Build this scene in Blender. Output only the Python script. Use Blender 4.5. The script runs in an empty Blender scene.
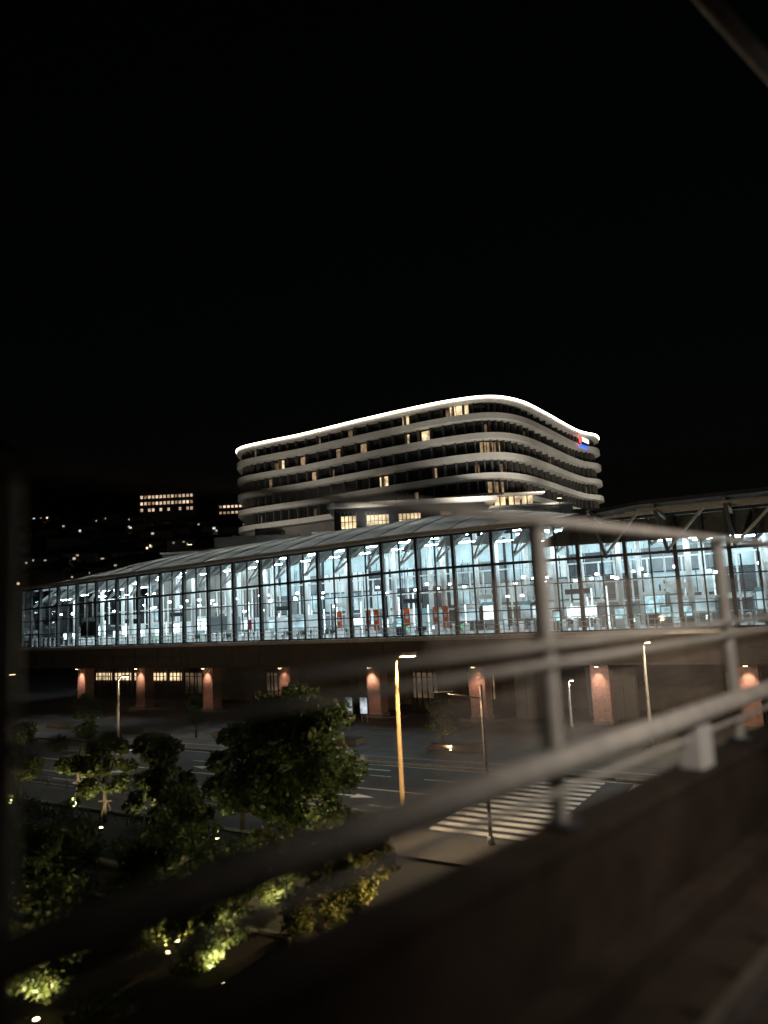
import bpy, bmesh, math, random
import numpy as np
from mathutils import Vector, Matrix
S = bpy.context.scene

# ------------------------------------------------------------------ materials
def newmat(name):
    m = bpy.data.materials.new(name); m.use_nodes = True
    nt = m.node_tree
    for n in list(nt.nodes): nt.nodes.remove(n)
    out = nt.nodes.new('ShaderNodeOutputMaterial')
    return m, nt, out
def pbr(name, col, rough=0.7, metal=0.0, nscale=1.5, namt=0.3, bump=0.0, bscale=20, spec=0.5):
    m, nt, out = newmat(name)
    b = nt.nodes.new('ShaderNodeBsdfPrincipled')
    b.inputs['Roughness'].default_value = rough
    b.inputs['Metallic'].default_value = metal
    b.inputs['Specular IOR Level'].default_value = spec
    tc = nt.nodes.new('ShaderNodeTexCoord')
    nz = nt.nodes.new('ShaderNodeTexNoise'); nz.inputs['Scale'].default_value = nscale
    nz.inputs['Detail'].default_value = 8; nz.inputs['Roughness'].default_value = 0.65
    nt.links.new(tc.outputs['Object'], nz.inputs['Vector'])
    cr = nt.nodes.new('ShaderNodeValToRGB')
    cr.color_ramp.elements[0].position = 0.3; cr.color_ramp.elements[1].position = 0.7
    cr.color_ramp.elements[0].color = (*[c*(1-namt) for c in col], 1)
    cr.color_ramp.elements[1].color = (*[min(1, c*(1+namt)) for c in col], 1)
    nt.links.new(nz.outputs['Fac'], cr.inputs['Fac'])
    nt.links.new(cr.outputs['Color'], b.inputs['Base Color'])
    if bump > 0:
        n2 = nt.nodes.new('ShaderNodeTexNoise'); n2.inputs['Scale'].default_value = bscale
        n2.inputs['Detail'].default_value = 6
        nt.links.new(tc.outputs['Object'], n2.inputs['Vector'])
        bp = nt.nodes.new('ShaderNodeBump'); bp.inputs['Strength'].default_value = bump
        bp.inputs['Distance'].default_value = 0.02
        nt.links.new(n2.outputs['Fac'], bp.inputs['Height'])
        nt.links.new(bp.outputs['Normal'], b.inputs['Normal'])
    nt.links.new(b.outputs[0], out.inputs[0])
    return m
def emi(name, col, st, var=0.0, scale=0.6, sample=False):
    m, nt, out = newmat(name)
    e = nt.nodes.new('ShaderNodeEmission')
    e.inputs['Color'].default_value = (*col, 1); e.inputs['Strength'].default_value = st
    if var > 0:
        tc = nt.nodes.new('ShaderNodeTexCoord')
        nz = nt.nodes.new('ShaderNodeTexNoise'); nz.inputs['Scale'].default_value = scale
        nz.inputs['Detail'].default_value = 5
        nt.links.new(tc.outputs['Object'], nz.inputs['Vector'])
        mr = nt.nodes.new('ShaderNodeMapRange')
        mr.inputs[1].default_value = 0.35; mr.inputs[2].default_value = 0.65
        mr.inputs[3].default_value = st*(1-var); mr.inputs[4].default_value = st*(1+var)
        nt.links.new(nz.outputs['Fac'], mr.inputs[0])
        nt.links.new(mr.outputs[0], e.inputs['Strength'])
    nt.links.new(e.outputs[0], out.inputs[0])
    try:
        if not sample: m.cycles.emission_sampling = 'NONE'
    except Exception: pass
    return m
def glassmat(name, tint, gl, rough=0.03):
    m, nt, out = newmat(name)
    t = nt.nodes.new('ShaderNodeBsdfTransparent'); t.inputs[0].default_value = (*tint, 1)
    g = nt.nodes.new('ShaderNodeBsdfGlossy'); g.inputs['Roughness'].default_value = rough
    mx = nt.nodes.new('ShaderNodeMixShader'); mx.inputs[0].default_value = gl
    nt.links.new(t.outputs[0], mx.inputs[1]); nt.links.new(g.outputs[0], mx.inputs[2])
    nt.links.new(mx.outputs[0], out.inputs[0])
    return m
def leafmat(name, c1, c2):
    m, nt, out = newmat(name)
    tc = nt.nodes.new('ShaderNodeTexCoord')
    nz = nt.nodes.new('ShaderNodeTexNoise'); nz.inputs['Scale'].default_value = 1.7; nz.inputs['Detail'].default_value = 4
    nt.links.new(tc.outputs['Object'], nz.inputs['Vector'])
    cr = nt.nodes.new('ShaderNodeValToRGB')
    cr.color_ramp.elements[0].position = 0.35; cr.color_ramp.elements[1].position = 0.68
    cr.color_ramp.elements[0].color = (*c1, 1); cr.color_ramp.elements[1].color = (*c2, 1)
    nt.links.new(nz.outputs['Fac'], cr.inputs['Fac'])
    d = nt.nodes.new('ShaderNodeBsdfPrincipled'); d.inputs['Roughness'].default_value = 0.5
    tr = nt.nodes.new('ShaderNodeBsdfTranslucent')
    mx = nt.nodes.new('ShaderNodeMixShader'); mx.inputs[0].default_value = 0.4
    nt.links.new(cr.outputs[0], d.inputs['Base Color']); nt.links.new(cr.outputs[0], tr.inputs[0])
    nt.links.new(d.outputs[0], mx.inputs[1]); nt.links.new(tr.outputs[0], mx.inputs[2])
    nt.links.new(mx.outputs[0], out.inputs[0])
    return m
def membrane(name):
    m, nt, out = newmat(name)
    d = nt.nodes.new('ShaderNodeBsdfDiffuse'); d.inputs[0].default_value = (.65, .65, .63, 1)
    tr = nt.nodes.new('ShaderNodeBsdfTranslucent'); tr.inputs[0].default_value = (.7, .67, .62, 1)
    mx = nt.nodes.new('ShaderNodeMixShader'); mx.inputs[0].default_value = 0.55
    nt.links.new(d.outputs[0], mx.inputs[1]); nt.links.new(tr.outputs[0], mx.inputs[2])
    nt.links.new(mx.outputs[0], out.inputs[0])
    return m

M = dict(
 asphalt=pbr('asphalt',(.05,.05,.052),.8,0,.5,.35,.5,60),
 paving=pbr('paving',(.12,.11,.10),.8,0,.4,.3,.3,15),
 ground=pbr('ground_mat',(.05,.048,.045),.9,0,.1,.4,.3,5),
 kerb=pbr('kerb_concrete',(.3,.3,.29),.8,0,2,.2,.3,20),
 paint=pbr('road_paint',(.78,.78,.75),.6,0,3,.2,.1,40),
 soil=pbr('soil',(.05,.04,.03),.95,0,2,.4,.6,12),
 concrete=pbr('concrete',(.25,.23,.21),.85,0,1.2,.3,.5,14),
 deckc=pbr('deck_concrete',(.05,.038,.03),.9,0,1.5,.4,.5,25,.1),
 galv=pbr('galvanised_steel',(.5,.47,.43),.5,.3,3,.25,.1,30),
 railst=pbr('rail_steel',(.16,.14,.12),.5,.4,3,.3),
 fpaint=pbr('fence_paint',(.55,.53,.5),.6,0,4,.25,.1,30),
 darksteel=pbr('dark_steel',(.06,.06,.065),.5,.3,3,.25),
 framem=pbr('frame_metal',(.04,.042,.045),.5,.2,3,.2),
 whitesteel=pbr('white_steel',(.82,.82,.82),.45,0,2,.08),
 white=pbr('white_panel',(.8,.8,.8),.6,0,.5,.1),
 intfloor=pbr('interior_floor',(.6,.6,.6),.35,0,.6,.15),
 intwall=pbr('interior_wall',(.52,.62,.65),.6,0,.35,.3),
 greyp=pbr('grey_panel',(.2,.22,.23),.6,0,.35,.3),
 darkp=pbr('dark_panel',(.06,.07,.08),.4,0,.35,.3),
 fascia=pbr('fascia_brown',(.11,.09,.078),.75,0,.6,.25),
 brick=pbr('column_stone',(.38,.23,.18),.85,0,4,.35,.5,12),
 gwall=pbr('ground_wall',(.24,.2,.17),.8,0,.8,.3),
 roofm=membrane('roof_membrane'),
 band=pbr('balcony_white',(.74,.72,.68),.7,0,.4,.1),
 darkglass=pbr('dark_glass',(.02,.022,.025),.15,0,1,.2),
 divider=pbr('balcony_divider',(.09,.085,.08),.7,0,1,.2),
 podium=pbr('podium_wall',(.22,.21,.19),.8,0,.3,.25),
 bark=pbr('bark',(.07,.055,.04),.9,0,6,.4,.8,25),
 hill=pbr('hill_forest',(.03,.035,.025),.95,0,.03,.5),
 house=pbr('house_wall',(.25,.24,.23),.9,0,.05,.4),
 orange=pbr('orange_banner',(.9,.13,.02),.6,0,2,.15),
 red=pbr('red_panel',(.7,.05,.04),.5,0,2,.15),
 teal=pbr('teal_panel',(.2,.42,.45),.5,0,2,.2),
 lamppost_lit=pbr('lamp_post_lit',(.6,.42,.2),.6,0,3,.15),  # yellow lamp glow on the pole put into its colour
 cyanglow=emi('screen_cyan',(.6,.9,1),1.3,.5,1.5),
 blueglow=emi('sign_blue',(.05,.15,1),1.6),
 redglow=emi('sign_red',(1,.08,.04),2.2),
 greenglow=emi('sign_green',(.1,1,.35),1.2),
 whiteglow=emi('sign_white',(.88,.97,1),2.8,.4,2),
 backlit=emi('backlit_wall',(.72,.93,1),.8,.55,.5),
 tube=emi('lamp_tube',(.85,.97,1),62,0,1,True),
 spotglow=emi('lamp_disc',(.95,.99,1),24),
 warmspot=emi('lamp_warm',(1,.75,.4),18),
 lampyel=emi('lamp_yellow',(1,.74,.34),40),
 roofled=emi('roof_led',(1,.88,.68),8.5,.2,.25,True),
 win1=emi('window_warm',(1,.74,.42),1.0,.6,.8),
 win2=emi('window_dim',(1,.66,.36),.3,.6,.8),
 win3=emi('window_cool',(.8,.9,1),.6,.6,.8),
 shop=emi('shop_glow',(1,.66,.4),.11,.8,.5),
 far1=emi('far_window_warm',(1,.74,.48),1.7,.7,.08),
 far2=emi('far_window_cool',(.8,.92,1),1.1,.7,.08),
 far3=emi('far_window_dim',(1,.82,.62),.45,.7,.08),
 apt=emi('apartment_window',(1,.72,.5),.8,.5,.3),
 glass=glassmat('station_glass',(.83,.95,.98),.06),
 leaf=leafmat('leaf_dark',(.03,.055,.018),(.08,.12,.035)),
 leaf2=leafmat('leaf_yellowgreen',(.045,.07,.02),(.12,.135,.04)),
)
def veilmat():  # reflection haze and blur streaks painted as a striped see-through material
    m, nt, out = newmat('haze_veil')
    tc = nt.nodes.new('ShaderNodeTexCoord')
    sp = nt.nodes.new('ShaderNodeSeparateXYZ'); nt.links.new(tc.outputs['Object'], sp.inputs[0])
    mu = nt.nodes.new('ShaderNodeMath'); mu.operation='MULTIPLY'; mu.inputs[1].default_value=75
    nt.links.new(sp.outputs['Z'], mu.inputs[0])
    si = nt.nodes.new('ShaderNodeMath'); si.operation='SINE'; nt.links.new(mu.outputs[0], si.inputs[0])
    nz = nt.nodes.new('ShaderNodeTexNoise'); nz.inputs['Scale'].default_value=1.2
    nt.links.new(tc.outputs['Object'], nz.inputs['Vector'])
    mr = nt.nodes.new('ShaderNodeMapRange'); mr.inputs[1].default_value=-1; mr.inputs[2].default_value=1
    mr.inputs[3].default_value=.22; mr.inputs[4].default_value=.85
    nt.links.new(si.outputs[0], mr.inputs[0])
    m2 = nt.nodes.new('ShaderNodeMath'); m2.operation='MULTIPLY'
    nt.links.new(mr.outputs[0], m2.inputs[0]); nt.links.new(nz.outputs['Fac'], m2.inputs[1])
    t = nt.nodes.new('ShaderNodeBsdfTransparent'); t.inputs[0].default_value=(.93,.92,.9,1)
    d = nt.nodes.new('ShaderNodeBsdfDiffuse'); d.inputs[0].default_value=(.5,.43,.38,1)
    mx = nt.nodes.new('ShaderNodeMixShader')
    nt.links.new(m2.outputs[0], mx.inputs[0]); nt.links.new(t.outputs[0], mx.inputs[1]); nt.links.new(d.outputs[0], mx.inputs[2])
    nt.links.new(mx.outputs[0], out.inputs[0]); return m
M['veil'] = veilmat()

# ------------------------------------------------------------------ frames
def WF(x, y, z): return (x, y, z)
A = (.8575, -.5145); N = (.5145, .8575)
def ST(s, q, z): return (s*A[0]-q*N[0], 74.5+s*A[1]-q*N[1], z)        # station frame: s along wall, q outward
D = (.6816, .7317); Mm = (-.7317, .6816)
def VI(L, w, z): return (L*D[0]+w*Mm[0], L*D[1]+w*Mm[1], z)            # viaduct frame
H = 10.5

# ------------------------------------------------------------------ mesh builder
class B:
    def __init__(s): s.v=[]; s.f=[]; s.mi=[]; s.mats=[]; s.sm=[]
    def _m(s, k):
        if k not in s.mats: s.mats.append(k)
        return s.mats.index(k)
    def box(s, x0,x1,y0,y1,z0,z1, mat, fr=WF):
        b=len(s.v)
        for z in (z0,z1):
            for x,y in ((x0,y0),(x1,y0),(x1,y1),(x0,y1)): s.v.append(fr(x,y,z))
        for f in ((3,2,1,0),(4,5,6,7),(0,1,5,4),(1,2,6,5),(2,3,7,6),(3,0,4,7)):
            s.f.append([b+i for i in f]); s.mi.append(s._m(mat)); s.sm.append(False)
    def hexa(s, pts, mat):
        b=len(s.v); s.v+= [tuple(p) for p in pts]
        for f in ((3,2,1,0),(4,5,6,7),(0,1,5,4),(1,2,6,5),(2,3,7,6),(3,0,4,7)):
            s.f.append([b+i for i in f]); s.mi.append(s._m(mat)); s.sm.append(False)
    def face(s, pts, mat):
        b=len(s.v); s.v+=[tuple(p) for p in pts]; s.f.append(list(range(b,b+len(pts)))); s.mi.append(s._m(mat)); s.sm.append(False)
    def tube(s, pts, r, mat, n=10, caps=True):
        pts=[Vector(p) for p in pts]
        rs = r if isinstance(r,(list,tuple)) else [r]*len(pts)
        b=len(s.v)
        for i,p in enumerate(pts):
            t=(pts[min(i+1,len(pts)-1)]-pts[max(i-1,0)]).normalized()
            up=Vector((0,0,1)) if abs(t.z)<.9 else Vector((1,0,0))
            x=t.cross(up).normalized(); y=x.cross(t).normalized()
            for k in range(n):
                a=2*math.pi*k/n; s.v.append(tuple(p+rs[i]*(math.cos(a)*x+math.sin(a)*y)))
        for i in range(len(pts)-1):
            for k in range(n):
                k2=(k+1)%n
                s.f.append([b+i*n+k,b+i*n+k2,b+(i+1)*n+k2,b+(i+1)*n+k]); s.mi.append(s._m(mat)); s.sm.append(True)
        if caps:
            s.f.append([b+k for k in range(n)]); s.mi.append(s._m(mat)); s.sm.append(False)
            e=b+(len(pts)-1)*n; s.f.append([e+k for k in range(n)]); s.mi.append(s._m(mat)); s.sm.append(False)
    def bar(s, p, q, w, h, mat):
        p=Vector(p); q=Vector(q); t=(q-p).normalized()
        up=Vector((0,0,1)) if abs(t.z)<.95 else Vector((1,0,0))
        x=t.cross(up).normalized()*w/2; y=x.normalized().cross(t).normalized()*h/2
        s.hexa([p-x-y,p+x-y,p+x+y,p-x+y,q-x-y,q+x-y,q+x+y,q-x+y],mat)
    def build(s, name, parent=None, recalc=True, bevel=0):
        me=bpy.data.meshes.new(name); me.from_pydata(s.v,[],s.f)
        for k in s.mats: me.materials.append(M[k])
        me.polygons.foreach_set('material_index', s.mi)
        me.polygons.foreach_set('use_smooth', s.sm)
        if recalc:
            bm=bmesh.new(); bm.from_mesh(me); bmesh.ops.recalc_face_normals(bm, faces=bm.faces); bm.to_mesh(me); bm.free()
        me.update()
        o=bpy.data.objects.new(name, me); S.collection.objects.link(o)
        if parent: o.parent=parent
        if bevel:
            md=o.modifiers.new('bev','BEVEL'); md.width=bevel; md.segments=2; md.limit_method='ANGLE'
        return o
def empty(name):
    o=bpy.data.objects.new(name,None); S.collection.objects.link(o); return o
def light(name, kind, loc, power, col, parent=None, target=None, angle=None, size=.1, blend=.6):
    l=bpy.data.lights.new(name,kind); l.energy=power; l.color=col
    if kind=='SPOT':
        l.spot_size=math.radians(angle or 90); l.spot_blend=blend; l.shadow_soft_size=size
    elif kind=='POINT': l.shadow_soft_size=size
    o=bpy.data.objects.new(name,l); S.collection.objects.link(o); o.location=loc
    if target is not None:
        d=Vector(target)-Vector(loc); o.rotation_euler=d.to_track_quat('-Z','Y').to_euler()
    if parent: o.parent=parent
    return o

# ------------------------------------------------------------------ ground, road
b=B(); b.face([(-2500,-800,0),(2500,-800,0),(2500,3500,0),(-2500,3500,0)],'ground'); b.build('ground')
RQ0,RQ1=18.5,31.5
b=B(); b.face([ST(-220,RQ0,.004),ST(120,RQ0,.004),ST(120,RQ1,.004),ST(-220,RQ1,.004)],'asphalt'); b.build('road')
b=B()
z=.008
for i in range(13):
    q=RQ0+.6+i*.95
    b.face([ST(20.2,q,z),ST(25.6,q,z),ST(25.6,q+.5,z),ST(20.2,q+.5,z)],'paint')
def line(s0,s1,q0,q1): b.face([ST(s0,q0,z),ST(s1,q0,z),ST(s1,q1,z),ST(s0,q1,z)],'paint')
line(-220,18,24.9,25.05); line(28,120,24.9,25.05)
line(-220,120,RQ0+.25,RQ0+.37); line(-220,19.5,RQ1-.37,RQ1-.25); line(26.4,120,RQ1-.37,RQ1-.25)
for k in range(-40,4): line(k*5,k*5+2.6,21.7,21.82); line(k*5,k*5+2.6,28.1,28.22)
line(17.9,18.35,25.2,RQ1-.5); line(27.2,27.6,RQ0+.5,24.7)
def arrow(s,q,dr):
    line(min(s,s-dr*2.6),max(s,s-dr*2.6),q-.1,q+.1)
    b.face([ST(s,q-.45,z),ST(s,q+.45,z),ST(s+dr*1.4,q,z)],'paint')
for s in (-8,4,13): arrow(s,26.7,1); arrow(s,29.8,1)
for s in (-2,9,-14): arrow(s,20.2,-1); arrow(s,23.4,-1)
b.build('road_markings',recalc=False)
b=B()
for (s0,s1) in ((-220,19.8),(26,120)):
    b.box(s0,s1,RQ1+.002,RQ1+.2,0,.15,'kerb',ST); b.box(s0,s1,RQ0-.2,RQ0-.002,0,.15,'kerb',ST)
b.build('kerb')
b=B(); b.box(-220,120,-12,RQ0-.21,0,.12,'paving',ST); b.build('station_pavement')
b=B(); b.box(-220,120,RQ1+.21,35.2,0,.12,'paving',ST); b.build('pavement')
b=B()
for k in range(-30,20): b.box(k*3.2,k*3.2+.05,.5,RQ0-.4,.121,.1245,'soil',ST)
for q in (3,6,9,15): b.box(-96,62,q,q+.05,.1255,.129,'soil',ST)
b.box(-96,62,16.6,16.95,.1295,.134,'kerb',ST)
b.build('paving_joints')
b=B()
for (s0,s1,q0,q1) in ((-60,16,35.4,41),(-20,22,44,60)):
    b.box(s0,s1,q0,q1,0,.2,'soil',ST)
    b.box(s0,s1,q0-.15,q0-.003,0,.3,'kerb',ST); b.box(s0,s1,q1+.003,q1+.15,0,.3,'kerb',ST)
b.build('planting_bed')
b=B(); b.box(-80,40,41.3,43.8,0,.1,'paving',ST); b.build('footpath')
b=B()
for s in (-46,-33,-22,-9,2.5,13):
    b.box(s-2,s+2,12,13.6,.14,.55,'gwall',ST); b.box(s-1.85,s+1.85,12.15,13.45,.5,.6,'soil',ST)
b.build('stone_planter')

# ------------------------------------------------------------------ station building
st=empty('railway_station')
s0,s1=-60.5,44
def eave(s): return 17.7+.025*min(s,4)-.012*max(0,s-4)
FL=8.0
b=B()
b.box(s0,s1,-26,.6,5.2,5.45,'fascia',ST)
b.box(s0,s1,.25,.6,5.47,7.6,'fascia',ST)
b.box(s0,s1,-26,.2,7.45,FL,'intfloor',ST)
b.box(s0,s1,.22,.75,7.62,7.95,'galv',ST)
for k in range(int((s1-s0)/4)+1):
    s=s0+k*4; b.box(s-.03,s+.03,.6,.64,5.5,7.6,'darksteel',ST)
b.box(s0,s1,.6,.68,6.45,6.52,'darksteel',ST)
b.build('deck_fascia',st)
b=B(); b.face([ST(s0,0,FL),ST(s1,0,FL),ST(s1,0,eave(s1)-.1),ST(4,0,eave(4)-.1),ST(s0,0,eave(s0)-.1)],'glass'); 
b.face([ST(s0,0,FL),ST(s0,-24,FL),ST(s0,-24,eave(s0)-.1),ST(s0,0,eave(s0)-.1)],'glass')
b.build('glass_wall',st,recalc=False)
b=B(); k=0; s=s0
while s<=s1:
    big = k%2==0
    w=.15 if big else .06
    b.box(s-w,s+w,-.15 if big else -.05,.25 if big else .12,FL,eave(s)-.05,'framem',ST)
    s+=2; k+=1
for zf in (0.0,.22,.45,.67,1.0):
    h=.12 if zf in (0,.67,1) else .05
    for (sa,sb) in ((s0,4),(4,s1)):
        za=FL+(eave(sa)-.2-FL)*zf; zb=FL+(eave(sb)-.2-FL)*zf
        b.hexa([ST(sa,-.04,za-h),ST(sb,-.04,zb-h),ST(sb,.16,zb-h),ST(sa,.16,za-h),ST(sa,-.04,za+h),ST(sb,-.04,zb+h),ST(sb,.16,zb+h),ST(sa,.16,za+h)],'framem')
for q in range(-24,0,3): b.box(s0-.06,s0+.06,q-.05,q+.05,FL,eave(s0),'framem',ST)
b.build('glass_frame',st)
b=B()
b.tube([ST(s0,.7,8.9),ST(s1,.7,8.9)],.035,'galv',6)
b.tube([ST(s0,.7,8.45),ST(s1,.7,8.45)],.025,'galv',6)
s=s0
while s<s1: b.tube([ST(s,.7,7.9),ST(s,.7,8.9)],.03,'galv',6); s+=2
b.build('gallery_rail',st)
b=B()
OV=1.1
n=52
ss=[s0-1+(s1-s0+1)*i/n for i in range(n+1)]
def roofz(s,q):
    t=min(1,max(0,(OV-q)/23.0)); 
    hip=min(1,max(0,(s-(s0-1))/18.0))
    rt=min(1,max(0,(s-2)/24.0)); rt=rt*rt*(3-2*rt)
    return eave(s)+.1+4.2*(1-.72*rt)*(math.sin(t*math.pi/2)**.9)*hip**.7
qs=[OV-23*j/8 for j in range(9)]
for i in range(n):
    for j in range(8):
        b.face([ST(ss[i],qs[j],roofz(ss[i],qs[j])),ST(ss[i+1],qs[j],roofz(ss[i+1],qs[j])),
                ST(ss[i+1],qs[j+1],roofz(ss[i+1],qs[j+1])),ST(ss[i],qs[j+1],roofz(ss[i],qs[j+1]))],'roofm')
b.build('roof',st,recalc=False)
b=B()
for (sa,sb) in ((s0-1,4),(4,s1)):
    b.hexa([ST(sa,OV,eave(sa)-.2),ST(sb,OV,eave(sb)-.2),ST(sb,OV+.25,eave(sb)-.2),ST(sa,OV+.25,eave(sa)-.2),
        ST(sa,OV,eave(sa)+.18),ST(sb,OV,eave(sb)+.18),ST(sb,OV+.25,eave(sb)+.18),ST(sa,OV+.25,eave(sa)+.18)],'galv')
for i in range(0,n+1,2):
    for j in range(8):
        a_=Vector(ST(ss[i],qs[j],roofz(ss[i],qs[j])+.06)); c_=Vector(ST(ss[i],qs[j+1],roofz(ss[i],qs[j+1])+.06))
        b.bar(a_,c_,.1,.1,'galv')
b.build('roof_trim',st)
b=B(); s=s0+2
while s<s1:
    for j in range(7):
        q0,q1=-.3-j*3.2,-.3-(j+1)*3.2
        b.bar(ST(s,q0,roofz(s,q0)-.45),ST(s,q1,roofz(s,q1)-.45),.22,.55,'whitesteel')
    b.bar(ST(s,-.3,eave(s)-2.6),ST(s,-3.8,roofz(s,-3.8)-.7),.2,.24,'whitesteel')
    b.bar(ST(s,-.3,eave(s)-2.6),ST(s+2.6,-3.2,roofz(s,-3.2)-.7),.16,.22,'whitesteel')
    s+=4
for q in (-3.8,-8,-12.5,-17.5):
    s=s0
    while s<s1-4:
        b.bar(ST(s,q,roofz(s,q)-.25),ST(s+4,q,roofz(s+4,q)-.25),.15,.25,'whitesteel'); s+=4
s=s0+1
while s<s1-3:
    for (qa,qb,da,db) in ((-2.2,-5.2,2.3,1.0),(-7,-11,1.7,.9)):
        b.hexa([ST(s,qa,roofz(s,qa)-da),ST(s+2.4,qa,roofz(s,qa)-da),ST(s+3.0,qb,roofz(s,qb)-db),ST(s+.6,qb,roofz(s,qb)-db),
            ST(s,qa,roofz(s,qa)-da+.08),ST(s+2.4,qa,roofz(s,qa)-da+.08),ST(s+3.0,qb,roofz(s,qb)-db+.08),ST(s+.6,qb,roofz(s,qb)-db+.08)],'white')
    s+=4
b.build('roof_rafters',st)
# interior
b=B()
b.box(s0,s1,-23.6,-23,FL,19.5,'intwall',ST)
b.box(s1-.3,s1,-22.9,-.3,FL,17,'intwall',ST)
s=s0; rr=random.Random(31)
while s<s1:
    b.box(s-.12,s+.12,-22.98,-22.7,FL,19,'framem',ST)
    for (za,zb) in ((FL+.1,10.75),(10.98,13.35),(13.6,16.2)):
        u=rr.random()
        mt='backlit' if u<.35 else 'greyp' if u<.62 else 'darkp' if u<.74 else 'white' if u<.88 else None
        if mt: b.box(s+.2,s+3.8,-22.95,-22.9,za,zb,mt,ST)
        if mt in('backlit','white'):
            for j in (1.1,2.0,2.9): b.box(s+j-.04,s+j+.04,-22.89,-22.82,za,zb,'framem',ST)
    s+=4
for zz in (10.8,13.4): b.box(s0,s1,-22.88,-22.75,zz,zz+.14,'framem',ST)
s=s0+4
while s<s1:
    for q in (-5.5,-14):
        b.tube([ST(s,q,FL),ST(s,q,roofz(s,q)-.6)],.28,'whitesteel',12)
    s+=6
rr=random.Random(3)
s=s0+2
while s<s1-5:
    w=rr.uniform(1.2,3.6); h=rr.uniform(2.2,3.2); q=rr.choice([-8,-9.5,-11,-17,-19])
    b.box(s,s+w,q-2,q,FL,FL+h,rr.choice(['white','white','greyp','intwall','darkp','greyp']),ST)
    if rr.random()<.75: b.box(s+.1,s+w-.1,q+.01,q+.06,FL+h*.4,FL+h-.25,rr.choice(['whiteglow','cyanglow','whiteglow','backlit','whiteglow','backlit']),ST)
    b.box(s,s+w,q+.01,q+.12,FL+h-.2,FL+h+.15,rr.choice(['white','greyp','teal','white']),ST)
    s+=w+rr.uniform(.3,1.6)
s=s0+3
while s<s1-2:
    u=rr.random()
    if u<.6:
        b.box(s,s+.25,-4.6,-3,FL,FL+1.0,'white',ST); b.box(s+.02,s+.23,-3,-2.97,FL+.6,FL+.9,rr.choice(['framem','greenglow','whiteglow','framem']),ST)
    elif u<.75:
        b.box(s,s+1.2,-3.4,-3,FL+.4,FL+.5,'greyp',ST); b.box(s,s+1.2,-3.5,-3.42,FL+.5,FL+.9,'greyp',ST); b.box(s+.1,s+.16,-3.4,-3.05,FL,FL+.4,'galv',ST); b.box(s+1,s+1.06,-3.4,-3.05,FL,FL+.4,'galv',ST)
    else:
        b.box(s,s+.9,-5,-4.3,FL,FL+1.9,rr.choice(['white','darkp','greyp']),ST); b.box(s+.08,s+.82,-4.29,-4.26,FL+.9,FL+1.75,rr.choice(['whiteglow','cyanglow']),ST)
    s+=rr.uniform(.8,2.2)
s=s0
while s<s1: b.box(s-.05,s+.05,-1.6,-1.5,FL,FL+1.2,'whitesteel',ST); s+=1.0
b.box(s0,s1,-1.62,-1.48,FL+1.2,FL+1.3,'whitesteel',ST)
s=s0
while s<s1: b.box(s-.08,s+.08,-12.15,-12,FL,14.4,'whitesteel',ST); s+=1.6
for zz in (10.4,12.4,14.4): b.box(s0,s1,-12.12,-11.9,zz,zz+.14,'whitesteel',ST)
s=s0+1.1; rr=random.Random(8)
while s<s1:
    q=rr.uniform(-20,-6)
    if rr.random()<.45: b.box(s,s+.14,q,q+.1,FL,FL+rr.uniform(3,6.5),'framem',ST)
    else: b.box(s,s+.12,q,q+.1,FL,FL+rr.uniform(2.2,4.6),'whiteglow',ST)
    s+=rr.uniform(.6,2.0)
for s in (-9.2,-5.4,-4.4,-.6,2.8,3.9):
    b.box(s,s+.65,-4.1,-4.05,FL+.6,FL+2.8,'orange',ST); b.box(s+.15,s+.5,-4.04,-4.02,FL+1.7,FL+2.2,'white',ST)
    b.box(s+.29,s+.35,-4.12,-4.102,FL,FL+2.9,'framem',ST)
for s in (-22,-33,30): b.box(s,s+.5,-3.9,-3.85,FL+1.2,FL+2.4,rr.choice(['red','greyp']),ST)
for s in range(-56,42,9):
    b.box(s,s+2.4,-6.6,-6.45,FL+3.3,FL+3.8,'white' if s%2 else 'framem',ST)
    b.box(s+.3,s+.35,-6.55,-6.5,FL+3.8,16,'galv',ST); b.box(s+2.1,s+2.15,-6.55,-6.5,FL+3.8,16,'galv',ST)
b.build('concourse_fittings',st)
b=B(); s=s0+2.5
while s<s1-2:
    for q in (-4.3,-10.4,-15.5,-20):
        zz=roofz(s,q)-2.4
        b.box(s,s+1.9,q-.12,q+.12,zz,zz+.08,'tube',ST)
        b.box(s-.05,s+1.95,q-.15,q+.15,zz+.083,zz+.2,'whitesteel',ST)
    s+=4
s=s0+4
while s<s1:
    for q,zz in ((-2.2,12.3),(-7.5,13.2),(-13,12.8),(-18,13.4),(-10,11.4)):
        if rr.random()<.6:
            x=s+rr.uniform(-1.5,1.5)
            b.box(x-.13,x+.13,q-.13,q+.13,zz,zz+.2,'spotglow',ST)
            b.box(x-.02,x+.02,q-.02,q+.02,zz+.2,16,'framem',ST)
    s+=4.0
b.build('ceiling_lamps',st)
b=B()
b.hexa([ST(15,-.6,15.6),ST(s1,-.6,14.9),ST(s1,-.45,14.9),ST(15,-.45,15.6),ST(19,-.6,eave(19)-.3),ST(s1,-.6,eave(s1)-.3),ST(s1,-.45,eave(s1)-.3),ST(19,-.45,eave(19)-.3)],'fascia')
b.build('louvre_band',st)
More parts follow.
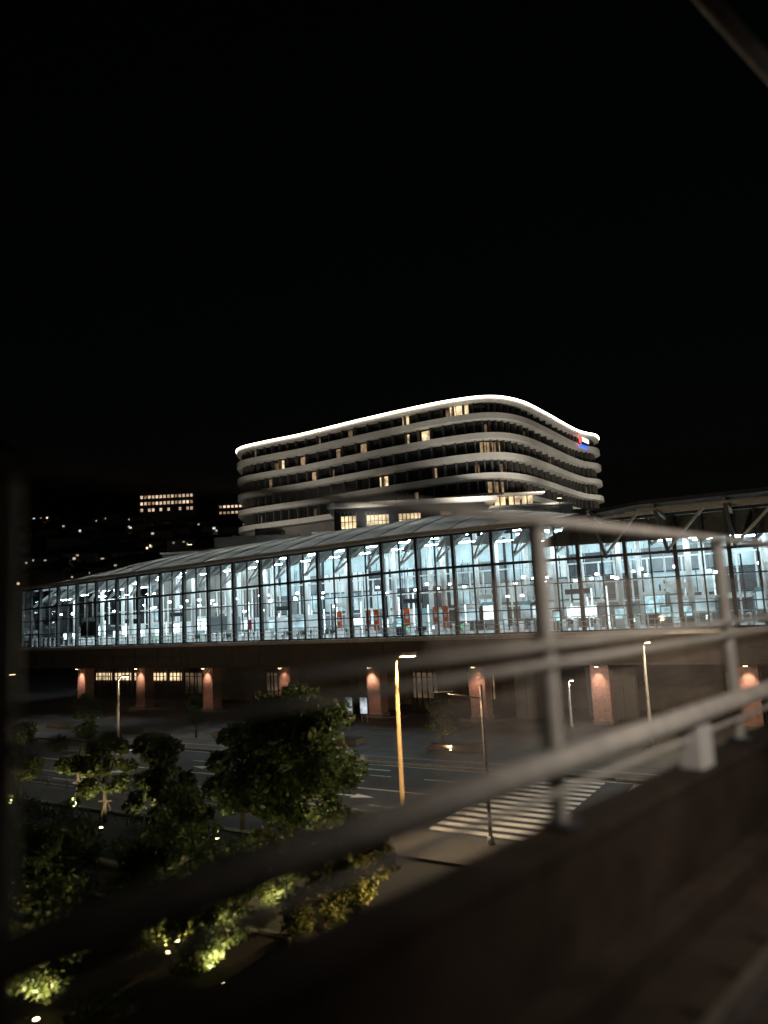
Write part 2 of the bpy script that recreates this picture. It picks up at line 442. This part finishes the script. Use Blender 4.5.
# ground floor
b=B()
b.box(s0+2,s1,-10.5,-10,.12,5.2,'gwall',ST)
s=s0+3; rr=random.Random(6)
while s<s1-4:
    w=rr.choice([2.2,3,3.4])
    if s<-36 or rr.random()<.5:
        mt='win1' if s<-40 else rr.choice(['shop','win2','shop','shop'])
        b.box(s,s+w,-9.99,-9.9,.9 if s>-40 else 2.6,3.6,mt,ST)
        x=s
        while x<s+w: b.box(x-.07,x+.07,-9.89,-9.8,.12,4.1,'darksteel',ST); x+=rr.choice([.5,.9,.7])
        b.box(s,s+w,-9.88,-9.8,3.1,3.18,'darksteel',ST)
    s+=w+.8
b.box(-8,-3,-6.2,-6,.12,4.6,'gwall',ST)
b.box(11.5,16,-3.2,-3,.12,4.6,'podium',ST)
for j in range(5): b.box(11.5+j*1.1,11.54+j*1.1,-2.99,-2.96,.2,4.5,'darksteel',ST)
b.box(18,22.5,-4.2,-4,.12,4.6,'podium',ST)
for j in range(5): b.box(18+j*1.1,18.04+j*1.1,-3.99,-3.96,.2,4.5,'darksteel',ST)
b.build('ground_floor_wall',st)
b=B(); colx=[]
for k in range(-5,4):
    X=-2.2+9.8*k; s=X*1.166; 
    if s<s0+1 or s>s1: continue
    colx.append(s)
    b.box(s-.8,s+.8,-1.9,-.5,.12,5.2,'brick',ST)
    b.box(s-.9,s+.9,-2.0,-.4,.125,.5,'gwall',ST)
b.build('columns',st,bevel=.04)
b=B()
rr=random.Random(77)
for s in colx:
    b.box(s-.25,s+.25,.1,.35,5.05,5.19,'darksteel',ST)
    b.box(s-.15,s+.15,.14,.31,5.02,5.045,'warmspot',ST)
    light('column_downlight','SPOT',ST(s+rr.uniform(-.3,.3),.3,4.95),rr.uniform(400,720),(1,.64,.48),st,ST(s,-.85,2.9),rr.uniform(60,74),.08,1)
b.build('column_lamp_housings',st)
b=B()
q0,q1=OV+.3,5.2
b.hexa([ST(18,q0,eave(18)-.05),ST(s1,q0,eave(s1)+.0),ST(s1,q1,eave(s1)+.3),ST(26,q1,eave(26)+.2),
        ST(18,q0,eave(18)+.2),ST(s1,q0,eave(s1)+.25),ST(s1,q1,eave(s1)+.6),ST(26,q1,eave(26)+.5)],'darksteel')
s=22
while s<s1:
    b.bar(ST(s,.3,14.2),ST(s,4.6,eave(s)+.1),.26,.3,'darksteel')
    b.bar(ST(s,.3,eave(s)-.5),ST(s,5,eave(s)+.05),.2,.3,'galv')
    b.bar(ST(s,.4,14.4),ST(s+3.5,3,eave(s)-.1),.14,.18,'galv')
    s+=5
for q in (2.4,3.6,4.8): b.bar(ST(21+q,q,eave(22)-.2),ST(s1,q,eave(s1)-.2),.12,.2,'galv')
b.build('canopy',st)

# ------------------------------------------------------------------ hotel
ht=empty('hotel_building')
ctrl=[(-28.6,148.6),(-22.5,144.2),(-15.3,140),(-5.4,132.8),(3.7,126.6),(12.1,121.8),(18.7,120.4),(24.3,124),(30.4,132.7),(37.3,143.7),(41.6,149.8),(45.9,154),(47,160),(40,168),(20,172),(-15,170),(-29,162),(-30.5,154)]
def catm(P,n=8):
    out=[]; m=len(P)
    for i in range(m):
        p0,p1,p2,p3=[Vector(P[(i+k-1)%m]) for k in range(4)]
        for j in range(n):
            t=j/n
            out.append(.5*((2*p1)+(-p0+p2)*t+(2*p0-5*p1+4*p2-p3)*t*t+(-p0+3*p1-3*p2+p3)*t**3))
    return out
OUT=catm(ctrl)
def offs(P,d):
    r=[]
    for i in range(len(P)):
        t=(P[(i+1)%len(P)]-P[i-1]).normalized()
        r.append(P[i]+Vector((-t.y,t.x))*d)
    return r
def ringwall(b,P0,P1,z0,z1,mat):
    n=len(P0)
    for i in range(n):
        j=(i+1)%n
        b.hexa([(*P0[i],z0),(*P0[j],z0),(*P1[j],z0),(*P1[i],z0),(*P0[i],z1),(*P0[j],z1),(*P1[j],z1),(*P1[i],z1)],mat)
def disk(b,P,z,mat): b.face([(*p,z) for p in P],mat)
RZ=45.5; FH=3.4
wall=offs(OUT,2.0)
b=B()
for k in range(6):
    zt=RZ-k*FH
    if k==0:
        ringwall(b,OUT,offs(OUT,.3),zt-.8,zt,'band'); disk(b,offs(OUT,.3),zt-.3,'band'); disk(b,offs(OUT,.3),zt-.75,'band')
    else:
        ringwall(b,OUT,offs(OUT,.18),zt-.4,zt+.6,'band')
        disk(b,offs(OUT,.18),zt-.1,'band'); disk(b,offs(OUT,.18),zt-.36,'band')
b.build('balcony_bands',ht,recalc=False)
b=B(); ringwall(b,offs(OUT,-.15),offs(OUT,-.005),RZ-.25,RZ+.08,'roofled'); b.build('roof_edge_light',ht,recalc=False)
b=B()
ringwall(b,wall,offs(OUT,2.3),24,RZ-.8,'darkglass')
ringwall(b,offs(OUT,1.2),offs(OUT,1.6),0,27.9,'podium')
n=len(OUT); fr=offs(OUT,1.98); o9=offs(OUT,1.1)
for i in range(0,n,2):
    t=(OUT[(i+1)%n]-OUT[i-1]).normalized()*.1
    for k in range(5):
        z0=RZ-(k+1)*FH-.05; z1=RZ-k*FH-(.82 if k==0 else .42)
        a_,c_=o9[i],fr[i]
        b.hexa([(*(a_-t),z0),(*(a_+t),z0),(*(c_+t),z0),(*(c_-t),z0),(*(a_-t),z1),(*(a_+t),z1),(*(c_+t),z1),(*(c_-t),z1)],'divider')
b.build('facade',ht,recalc=False)
b=B(); w2=offs(OUT,1.9)
def litwin(X,k,wd,mt,h=1.9):
    i=min((abs(w2[i].x-X),i) for i in range(0,11*8))[1]
    p=w2[i]; t=(w2[(i+1)%n]-w2[i-1]).normalized(); nn=Vector((t.y,-t.x))*.03
    z0=RZ-(k+1)*FH+.8; 
    a_=p-t*wd/2+nn; c_=p+t*wd/2+nn
    b.face([(*a_,z0),(*c_,z0),(*c_,z0+h),(*a_,z0+h)],mt)
    m=int(wd/1.1)
    for j in range(m+1):
        q=a_+(c_-a_)*j/max(m,1)+nn*.8
        b.box(q.x-.05,q.x+.05,q.y-.05,q.y+.05,z0,z0+h,'darksteel')
for X,k,wd,mt in ((13.5,0,3.4,'win1'),(5.2,0,1.4,'win1'),(7.8,1,1.7,'win1'),(4.8,1,1.2,'win1'),(-3.5,1,1.4,'win2'),(-19.5,1,1.5,'win1'),(-15,1,1.2,'win2'),(-13,2,1.1,'win2'),
                  (18.5,2,3.6,'win2'),(0,3,1.9,'win1'),(28,1,.9,'win2'),(38,1,1.0,'win1'),(19,4,3,'win2'),(-8,1,1,'win2'),(32,2,1,'win2'),(9.5,3,1,'win2'),(-22,2,1,'win2')):
    litwin(X,k,wd,mt)
rr=random.Random(11)
for _ in range(24): litwin(rr.uniform(-26,44),rr.randint(0,4),rr.choice([.5,.8,1.1]),'shop',1.6)
b.build('lit_windows',ht,recalc=False)
b=B()
b.box(-11,17,114.5,122,0,23,'podium'); b.box(-11.4,17.6,113.9,122,23,23.35,'band')
b.box(-8,16,117,128,23.36,27.2,'darkglass')
b.box(-9,18,115.6,128,27.21,27.9,'band')
for x,w in ((-7,2.6),(-2.9,3.6),(2.2,3.6)):
    b.box(x,x+w,116.9,116.96,23.9,25.9,'win1'); 
    j=0
    while j<w: b.box(x+j,x+j+.14,116.8,116.89,23.6,26.6,'darksteel'); j+=.62
    b.box(x,x+w,116.8,116.88,24.9,25.0,'darksteel')
for x in (9,11.5): b.box(x,x+1.8,116.9,116.96,24,26,'win2')
b.box(17.2,30,116.5,121,0,26,'podium'); b.box(16.9,30.4,115.8,121,26,26.3,'band')
for x in (18,20.3,22.4): b.box(x,x+1.7,118.4,118.5,26.5,28,'win1'); b.box(x+.7,x+.9,118.3,118.39,26.4,28.1,'darksteel')
b.box(16.6,26,117.6,119.8,28.25,28.5,'band')
b.box(27,44,119,124,0,25.5,'podium')
for x in (31,34,38): b.box(x,x+1.5,118.9,118.97,23,24.6,'win2')
b.build('podium_block',ht)
b=B(); sg=Vector((40.4,148.2)); t=Vector((41.6-37.3,149.8-143.7)).normalized(); nn=Vector((t.y,-t.x))
def sp(a,c,z0,z1,mt):
    p=sg+t*a+nn*.5; q=sg+t*c+nn*.5
    b.face([(*p,z0),(*q,z0),(*q,z1),(*p,z1)],mt)
sp(-1.0,.3,42.6,44.3,'redglow'); sp(.9,4.8,43.2,44.1,'whiteglow'); sp(-.2,4.6,41.9,42.5,'blueglow')
b.build('hotel_sign_panel',ht,recalc=False)
fl=[(-34,128,23.5,(-24,145,36)),(-20,119,24,(-12,138,36)),(-2,112.5,23.4,(0,128,36)),(14,110.5,23.4,(14,121,37)),(27,112.5,26.2,(26,126,37)),(43,125,25,(36,141,37)),(54,141,25,(44,152,37))]  # unseen floodlights on masts, added to brighten the balcony bands
b=B()
for x,y,z_,tg in fl:
    b.box(x-.05,x+.05,y-.05,y+.05,0,z_,'darksteel')
    b.box(x-.35,x+.35,y-.2,y+.2,z_,z_+.25,'darksteel'); b.box(x-.3,x+.3,y-.15,y+.15,z_+.253,z_+.28,'warmspot')
    light('added_facade_fill','SPOT',(x,y,z_+.6),4600 if x>10 else 4000,(1,.91,.76),ht,tg,110,.4,1)
b.build('facade_fill_masts',ht)
nb=empty('office_block')
b=B()
b.box(-34,-13,112,135,0,20.8,'podium'); b.box(-26,-13.2,111.7,125,20.81,23,'podium'); b.box(-34.3,-26.1,111.6,135,20.81,21.1,'band')
b.box(-20,-16,113,118,23.01,24.2,'gwall')
b.build('block_walls',nb)

# ------------------------------------------------------------------ hills and houses
def hz(x,y):
    t=max(0,(y-210)/390.0)
    fx=1/(1+math.exp((x-120)/60)) 
    base=(18+112*t if y>210 else 18*max(0,(y-180)/30))
    return fx*base*(1+.18*math.sin(x*.013+1)+.1*math.sin(x*.031+y*.02))
b=B(); nx,ny=50,30
gx=[-900+1400*i/nx for i in range(nx+1)]; gy=[180+620*j/ny for j in range(ny+1)]
for y in gy:
    for x in gx: b.v.append((x,y,hz(x,y)-.5))
for j in range(ny):
    for i in range(nx):
        a_=j*(nx+1)+i; b.f.append([a_,a_+1,a_+nx+2,a_+nx+1]); b.mi.append(b._m('hill')); b.sm.append(True)
b.build('hillside')
b=B(); rr=random.Random(5)
for _ in range(620):
    y=rr.uniform(225,380); x=-y*rr.uniform(.17,.56)
    z0=hz(x,y)-2; w=rr.uniform(5,10); d=rr.uniform(5,8); h=rr.uniform(5,8)
    if rr.random()<.06: h*=1.7; w*=1.5
    b.box(x,x+w,y,y+d,z0,z0+h,'house')
    b.hexa([(x-.4,y-.4,z0+h+.01),(x+w+.4,y-.4,z0+h+.01),(x+w+.4,y+d+.4,z0+h+.01),(x-.4,y+d+.4,z0+h+.01),(x+w*.3,y+d/2-.1,z0+h+2),(x+w*.7,y+d/2-.1,z0+h+2),(x+w*.7,y+d/2+.1,z0+h+2),(x+w*.3,y+d/2+.1,z0+h+2)],'darksteel')
    for _k in range(rr.choice([0,1,1,2,2,3])):
        wx=x+rr.uniform(.3,w-1.5); wz=z0+h-rr.uniform(.9,2.4)
        b.box(wx,wx+rr.uniform(.4,1.1),y-.08,y-.02,wz,wz+rr.uniform(.4,.8),rr.choice(['far1','far2','far3','far3','far3','far3','far3']))
b.build('hillside_houses')
ap=empty('apartment_building')
b=B()
yb=400; b.box(-134,-103,yb,yb+12,50,82,'house')
rr=random.Random(9)
for r_ in range(3):
    for c in range(14):
        if rr.random()<(.95 if r_<2 else .45):
            x=-133+c*2.1; z_=78.5-r_*3.6; b.box(x,x+1.3,yb-.1,yb-.02,z_,z_+1.6,'apt' if rr.random()<.8 else 'win2')
b.box(-92,-66,yb+5,yb+16,45,76,'house')
for c in range(11):
    for r_ in range(2):
        if rr.random()<.85: x=-91+c*2.2; b.box(x,x+1.4,yb+4.9,yb+4.97,72-r_*3.4,73.3-r_*3.4,rr.choice(['apt','apt','win2']))
b.build('apartment_walls',ap)

# ------------------------------------------------------------------ trees
def leaves_mesh(name, centers, radii, nleaf, size, mat, parent, seed, flat=.8):
    rg=np.random.default_rng(seed)
    C=np.array(centers); Rr=np.array(radii)
    pick=rg.choice(len(C),nleaf,p=Rr**2/np.sum(Rr**2))
    dirs=rg.normal(size=(nleaf,3)); dirs/=np.linalg.norm(dirs,axis=1)[:,None]
    rad=Rr[pick]*rg.uniform(.2,1.15,nleaf)**.7
    P=C[pick]+dirs*rad[:,None]*np.array([1,1,flat])
    u=rg.normal(size=(nleaf,3)); u/=np.linalg.norm(u,axis=1)[:,None]
    w=rg.normal(size=(nleaf,3)); v=np.cross(u,w); v/=np.linalg.norm(v,axis=1)[:,None]
    sz=size*rg.uniform(.6,1.4,nleaf)[:,None]
    V=np.stack([P-u*sz,P+v*sz*.45,P+u*sz,P-v*sz*.45],axis=1).reshape(-1,3)
    F=np.arange(nleaf*4).reshape(-1,4)
    me=bpy.data.meshes.new(name); me.from_pydata(V.tolist(),[],F.tolist()); me.materials.append(M[mat]); me.update()
    o=bpy.data.objects.new(name,me); S.collection.objects.link(o); o.parent=parent
    return o
def tree(x,y,h,cr,zc0,nleaf,seed,mat='leaf',size=.13,stakes=False,z0=.15,name='broadleaf_tree',dens=5):
    t=empty(name); rg=random.Random(seed)
    b=B(); tr=.024*h
    top=(x+rg.uniform(-.2,.2),y+rg.uniform(-.2,.2),z0+h*.62)
    mid=(x+rg.uniform(-.1,.1),y,z0+h*.3)
    b.tube([(x,y,z0-.1),(x,y,z0+.15),mid,top],[tr*1.5,tr*1.05,tr*.85,tr*.45],'bark',9)
    cen=[];rad=[]
    ch=h-zc0
    for i in range(int(11+cr*dens)):
        a=rg.uniform(0,6.28); e=rg.uniform(0,1); rr_=cr*math.sqrt(rg.uniform(.05,1))*(1-.45*abs(e*2-.85)**1.6)
        c=(x+math.cos(a)*rr_,y+math.sin(a)*rr_,z0+zc0+ch*(.08+.84*e)); cen.append(c); rad.append(cr*rg.uniform(.2,.4))
        if i%2==0:
            zs=z0+h*rg.uniform(.3,.55); s_=Vector((x,y,zs)); e_=Vector(c); m_=(s_+e_)/2+Vector((rg.uniform(-.15,.15),rg.uniform(-.15,.15),.12*cr))
            b.tube([s_,m_,e_],[tr*.35,tr*.22,tr*.07],'bark',6)
    if stakes:
        for k in range(3):
            a=k*2.09+.4; b.tube([(x+math.cos(a)*.6,y+math.sin(a)*.6,z0),(x-math.cos(a)*.05,y-math.sin(a)*.05,z0+1.4)],.03,'bark',6)
        b.box(x-.35,x+.35,y-.04,y+.04,z0+1.1,z0+1.16,'bark')
    b.build('trunk',t)
    leaves_mesh('foliage',cen,rad,nleaf,size,mat,t,seed)
    return t
def uplight(x,y,z,tg,power,col=(1,.85,.48),ang=95):
    t=empty('garden_spotlight'); b=B()
    b.tube([(x,y,z),(x,y,z+.14)],[.07,.09],'darksteel',10); b.tube([(x,y,z+.142),(x,y,z+.16)],.075,'warmspot',10)
    b.build('housing',t); light('lamp','SPOT',(x,y,z+.22),power,col,t,tg,ang,.05,.8)
tree(-5,36,7.2,2.9,.8,26000,1,'leaf',.14,dens=14); uplight(-3.0,33.6,.2,(-4.2,36,4),380,(1,.75,.38),80)
tree(-7.7,38,5.4,1.7,.9,7500,21,'leaf',.12,dens=8); uplight(-8.6,36.5,.2,(-8.2,38,3),140,(1,.85,.4),80)
tree(-12,38,4.9,1.55,1.2,5200,2,'leaf2',.12,True,dens=6); uplight(-11.4,36.2,.2,(-12,38,2.6),1100)
tree(-15.6,41,4.6,1.45,1.3,4300,3,'leaf2',.12,True,dens=6); uplight(-15.2,39.4,.2,(-15.6,41,2.6),520)
tree(-19.1,46,4.6,1.6,1.3,4600,4,'leaf2',.12,True,dens=6); uplight(-18.6,44.3,.2,(-19.1,46,2.6),900)
tree(-23.5,47.5,4.5,1.5,1.3,4300,5,'leaf2',.12,True,dens=6); uplight(-23.1,45.9,.2,(-23.5,47.5,2.6),650)
tree(-27.5,51,4.6,1.6,1.3,4000,6,'leaf2',.12,True,dens=6); uplight(-27.1,49.4,.2,(-27.5,51,2.6),450)
tree(-10,34.4,4.2,1.6,.5,6000,7,'leaf',.11,dens=8); uplight(-9.0,32.4,.2,(-10,34.2,2.2),280)
tree(-5.9,23.9,3.2,1.4,.3,7000,8,'leaf2',.09,dens=9); uplight(-5.2,22.5,.2,(-5.9,23.8,1.6),850)
tree(-10.3,22.6,3.0,1.4,.3,6000,9,'leaf2',.09,dens=9); uplight(-9.8,21.0,.2,(-10.3,22.4,1.5),700)
tree(-2.2,31,2.6,1.3,.3,5000,10,'leaf2',.085,dens=9); uplight(-1.7,29.5,.2,(-2.2,30.9,1.4),850)
tree(-4.7,28.4,2.6,1.3,.3,5000,12,'leaf2',.085,dens=9); uplight(-4.0,26.9,.2,(-4.5,28.3,1.2),700)
tree(-1.3,28.4,2.3,1.3,.2,5000,19,'leaf2',.085,dens=9); uplight(-.6,26.9,.15,(-1.3,28.3,1.2),420,(1,.58,.25))
tree(-2.6,25.8,2.6,1.4,.2,5600,27,'leaf2',.085,dens=9); uplight(-1.9,24.3,.15,(-2.6,25.8,1.2),260,(1,.62,.28))
tree(-8.2,26.4,3.6,1.8,.4,7500,13,'leaf',.1,dens=9); uplight(-7.4,24.6,.2,(-8.2,26.4,2),340)
tree(-8.4,30.2,3.8,1.8,.5,7000,14,'leaf',.1,dens=9); uplight(-7.6,28.3,.2,(-8.6,30,2),260)
tree(-12.8,28.5,3.4,1.6,.5,5500,18,'leaf',.1,dens=9); uplight(-12.2,26.7,.2,(-12.8,28.5,2),120)
tree(3.5,57.4,3.6,1.3,1.0,3600,15,'leaf2',.11,z0=.12); uplight(4.0,56.0,.12,(3.5,57.4,1.8),220,(1,.7,.4))
tree(-18,69,3.6,1.3,1.0,3000,16,'leaf',.11,z0=.12)
tree(-30,74,3.8,1.3,1.0,3000,17,'leaf',.11,z0=.12); uplight(-29.7,72.6,.12,(-30,74,2),90)
def shrubs(name,pts,n,size,mat,seed):
    t=empty(name); b=B()
    for p in pts[::3]:
        b.tube([(p[0],p[1],.1),(p[0]+.1,p[1],p[2])],[.02,.01],'bark',5)
    b.build('stems',t); leaves_mesh('foliage',pts,[.6]*len(pts),n,size,mat,t,seed,.7)
rg=random.Random(4); pts=[]
for i in range(190):
    s=rg.uniform(-18,21); q=rg.uniform(44.3,59); X,Y,_=ST(s,q,0)
    if Y>13 and (X*Mm[0]+Y*Mm[1])>6: pts.append((X,Y,rg.uniform(.35,.9)))
shrubs('shrub_mass',pts,26000,.08,'leaf2',40)
pts=[]
for i in range(120):
    s=rg.uniform(-35,15.5); q=rg.uniform(35.8,40.6); X,Y,_=ST(s,q,0); pts.append((X,Y,rg.uniform(.3,.65)))
shrubs('hedge',pts,14000,.09,'leaf',41)
for X,Y,pw in ((-7,24.2,220),(-9,27,180),(-3.2,29.6,240),(-6.4,27.4,180),(-12.5,25,150)): uplight(X,Y,.7,(X,Y+.9,1.1),pw,(1,.78,.35),130)

# ------------------------------------------------------------------ street furniture
def street_lamp(x,y,h,dx,dy,power,col,pm='galv',gl='warmspot'):
    t=empty('street_lamp'); b=B()
    b.tube([(x,y,.1),(x,y,.5),(x,y,.52),(x,y,h-.3),(x+dx*.15,y+dy*.15,h-.05),(x+dx*.5,y+dy*.5,h+.1)],[.16,.16,.12,.09,.07,.06],pm,10)
    b.tube([(x,y,.08),(x,y,.13)],.22,pm,10)
    c=Vector((x+dx*.7,y+dy*.7,h+.08)); e=Vector((dx,dy,0))
    b.bar(c-e*.35,c+e*.35,.3,.14,pm); b.bar(c-e*.3-Vector((0,0,.1)),c+e*.3-Vector((0,0,.1)),.26,.06,gl)
    b.build('pole_and_head',t)
    light('lamp','POINT',(c.x,c.y,c.z-.3),power,col,t,size=.12)
street_lamp(.2,37.6,8.3,.95,-.3,2100,(1,.7,.4),'lamppost_lit','lampyel')
street_lamp(18.2,54.4,7.4,.5,.0,1200,(1,.8,.55),gl='lampyel')
street_lamp(14.6,63.0,4.1,.4,.0,180,(.9,.95,1),gl='spotglow')
street_lamp(-24,66,6.0,.8,.3,420,(1,.75,.5))
street_lamp(-40,78,6.0,.8,.3,300,(1,.75,.5))
t=empty('traffic_signal'); b=B()
x,y=4.0,34.4
b.tube([(x,y,.1),(x,y,7.0)],[.09,.06],'galv',10); b.tube([(x,y,.08),(x,y,.45)],.15,'white',12)
b.tube([(x,y,6.4),(x-1.63,y+.98,6.6)],.035,'galv',8)
b.box(x-2.1,x-1.2,y+.85,y+1.05,6.35,6.68,'darksteel')
for k in range(3): b.tube([(x-1.95+k*.3,y+1.05,6.51),(x-1.95+k*.3,y+1.15,6.51)],.1,'darksteel',10)
b.box(x+.08,x+.34,y-.12,y+.12,2.6,3.1,'darksteel')
b.build('signal_parts',t)
for s in (19.4,26.6):
    t=empty('bollard'); b=B(); X,Y,_=ST(s,RQ1+.9,0)
    b.tube([(X,Y,.1),(X,Y,.85),(X,Y,.9)],[.06,.06,.03],'white',12); b.tube([(X,Y,.6),(X,Y,.7)],.063,'orange',12); b.build('post',t)
t=empty('roadside_railing'); b=B(); s=-60
while s<18:
    b.tube([ST(s,RQ1+.45,.1),ST(s,RQ1+.45,.9)],.035,'galv',6); s+=2
for zz in (.45,.85): b.tube([ST(-60,RQ1+.45,zz),ST(18,RQ1+.45,zz)],.025,'galv',6)
b.build('rails',t)
t=empty('information_board'); b=B()
for s in (-3.6,-1.9):
    b.box(s,s+.9,3,3.15,.9,2.6,'darksteel',ST); b.box(s+.06,s+.84,3.16,3.18,1,2.5,'win3',ST); b.box(s+.1,s+.16,3.02,3.1,.14,.9,'galv',ST); b.box(s+.74,s+.8,3.02,3.1,.14,.9,'galv',ST)
b.build('board',t)

# ------------------------------------------------------------------ viaduct
t=empty('viaduct'); b=B()
L0,L1=-12,52
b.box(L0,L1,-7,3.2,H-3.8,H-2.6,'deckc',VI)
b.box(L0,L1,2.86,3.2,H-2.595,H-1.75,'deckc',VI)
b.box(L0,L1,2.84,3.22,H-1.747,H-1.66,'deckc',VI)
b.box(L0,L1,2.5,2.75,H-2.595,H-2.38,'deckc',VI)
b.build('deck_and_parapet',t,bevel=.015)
b=B()
for w in (1.9,.83): 
    b.box(L0,L1,w-.07,w+.07,H-2.594,H-2.57,'darksteel',VI); b.box(L0,L1,w-.035,w+.035,H-2.567,H-2.44,'railst',VI)
L=L0
while L<L1: b.box(L,L+.24,.5,2.2,H-2.593,H-2.575,'deckc',VI); L+=.65
b.build('track',t)
b=B()
for L in range(0,50,12):
    b.box(L-1,L+1,-4,0.5,0,H-3.81,'concrete',VI)
b.build('piers',t)
f=empty('viaduct_fence'); b=B()
b.tube([VI(L0,2.9,H-1.13+.0),VI(L1,2.9,H-1.13)],.095,'fpaint',20)
for dz,r in ((.65,.042),(-.31,.032),(-.45,.032),(-1.38,.028)): b.tube([VI(L0,3.02,H+dz),VI(L1,3.02,H+dz)],r,'fpaint',10)
b.build('pipes',f)
b=B(); L=1.1-8
while L<L1:
    b.tube([VI(L,3.1,H-1.66),VI(L,3.1,H+.68)],.065,'fpaint',14)
    b.box(L-.12,L+.12,2.95,3.2,H-1.657,H-1.62,'darksteel',VI)
    if L>3:
        LL=L+2.45
        b.box(LL-.16,LL+.16,2.88,3.1,H-1.656,H-1.26,'white',VI)
    L+=4
b.build('posts',f,bevel=.01)
b=B(); b.face([VI(3.8,3.2,H-1.1),VI(L1,3.2,H-1.1),VI(L1,3.2,H+.22),VI(3.8,3.2,H+.22)],'veil'); b.build('veil_panel',f,recalc=False)  # sheet added along the fence to carry the painted haze
c=empty('catenary_mast'); b=B()
mx,my=6.4,7.7
b.tube([(mx,my,H-2.6),(mx,my,H+8)],.13,'galv',14)
b.tube([(mx,my,H+3.3),(3.2,8.4,H+9.2)],.11,'fpaint',12)
b.tube([(mx,my,H+7.5),(3.2,8.4,H+9.2)],.05,'galv',10)
b.build('mast_parts',c)
c=empty('added_rail_fill'); b=B()  # unseen lamp on a pole, added to brighten rails, posts and handrail
lx,ly,_=VI(5.4,-1.6,0)
b.tube([(lx,ly,H-2.6),(lx,ly,H+2.3)],.05,'galv',12)
b.tube([(lx,ly,H+2.3),(lx-.35,ly+.4,H+2.4)],.03,'galv',8)
b.box(lx-.55,lx-.25,ly+.3,ly+.55,H+2.3,H+2.4,'darksteel'); b.box(lx-.53,lx-.27,ly+.32,ly+.53,H+2.27,H+2.295,'warmspot')
b.build('rail_fill_parts',c)
light('lamp','SPOT',(lx-.4,ly+.43,H+2.2),640,(1,.86,.72),c,VI(8.6,3.0,H-.2),150,.12,1)

# ------------------------------------------------------------------ world, moon, camera
w=bpy.data.worlds.new('World'); S.world=w; w.use_nodes=True
nt=w.node_tree; bg=nt.nodes['Background']
sky=nt.nodes.new('ShaderNodeTexSky'); sky.sky_type='NISHITA'; sky.sun_disc=False
sky.sun_elevation=math.radians(2); sky.sun_rotation=math.radians(200)
nt.links.new(sky.outputs[0],bg.inputs[0]); bg.inputs[1].default_value=.0007
sl=bpy.data.lights.new('moon','SUN'); sl.energy=.008; sl.angle=math.radians(.5); sl.color=(1,.9,.8)
so=bpy.data.objects.new('moon',sl); S.collection.objects.link(so); so.rotation_euler=(math.radians(50),0,math.radians(20))

cam=bpy.data.cameras.new('camera'); co=bpy.data.objects.new('camera',cam); S.collection.objects.link(co); S.camera=co
cam.sensor_width=36; cam.sensor_fit='AUTO'; cam.lens=26.0; cam.clip_end=6000; cam.clip_start=.05
p=math.radians(7.7); th=math.radians(2.86)
r_=Vector((1,0,0)); u_=Vector((0,-math.sin(p),math.cos(p))); fw=Vector((0,math.cos(p),math.sin(p)))
X_=r_*math.cos(th)-u_*math.sin(th); Y_=r_*math.sin(th)+u_*math.cos(th)
mat=Matrix((X_,Y_,-fw)).transposed().to_4x4(); mat.translation=Vector((0,0,H)); co.matrix_world=mat
cam.dof.use_dof=True; cam.dof.focus_distance=110; cam.dof.aperture_fstop=.26
S.view_settings.view_transform='Standard'; S.view_settings.look='None'; S.view_settings.exposure=0
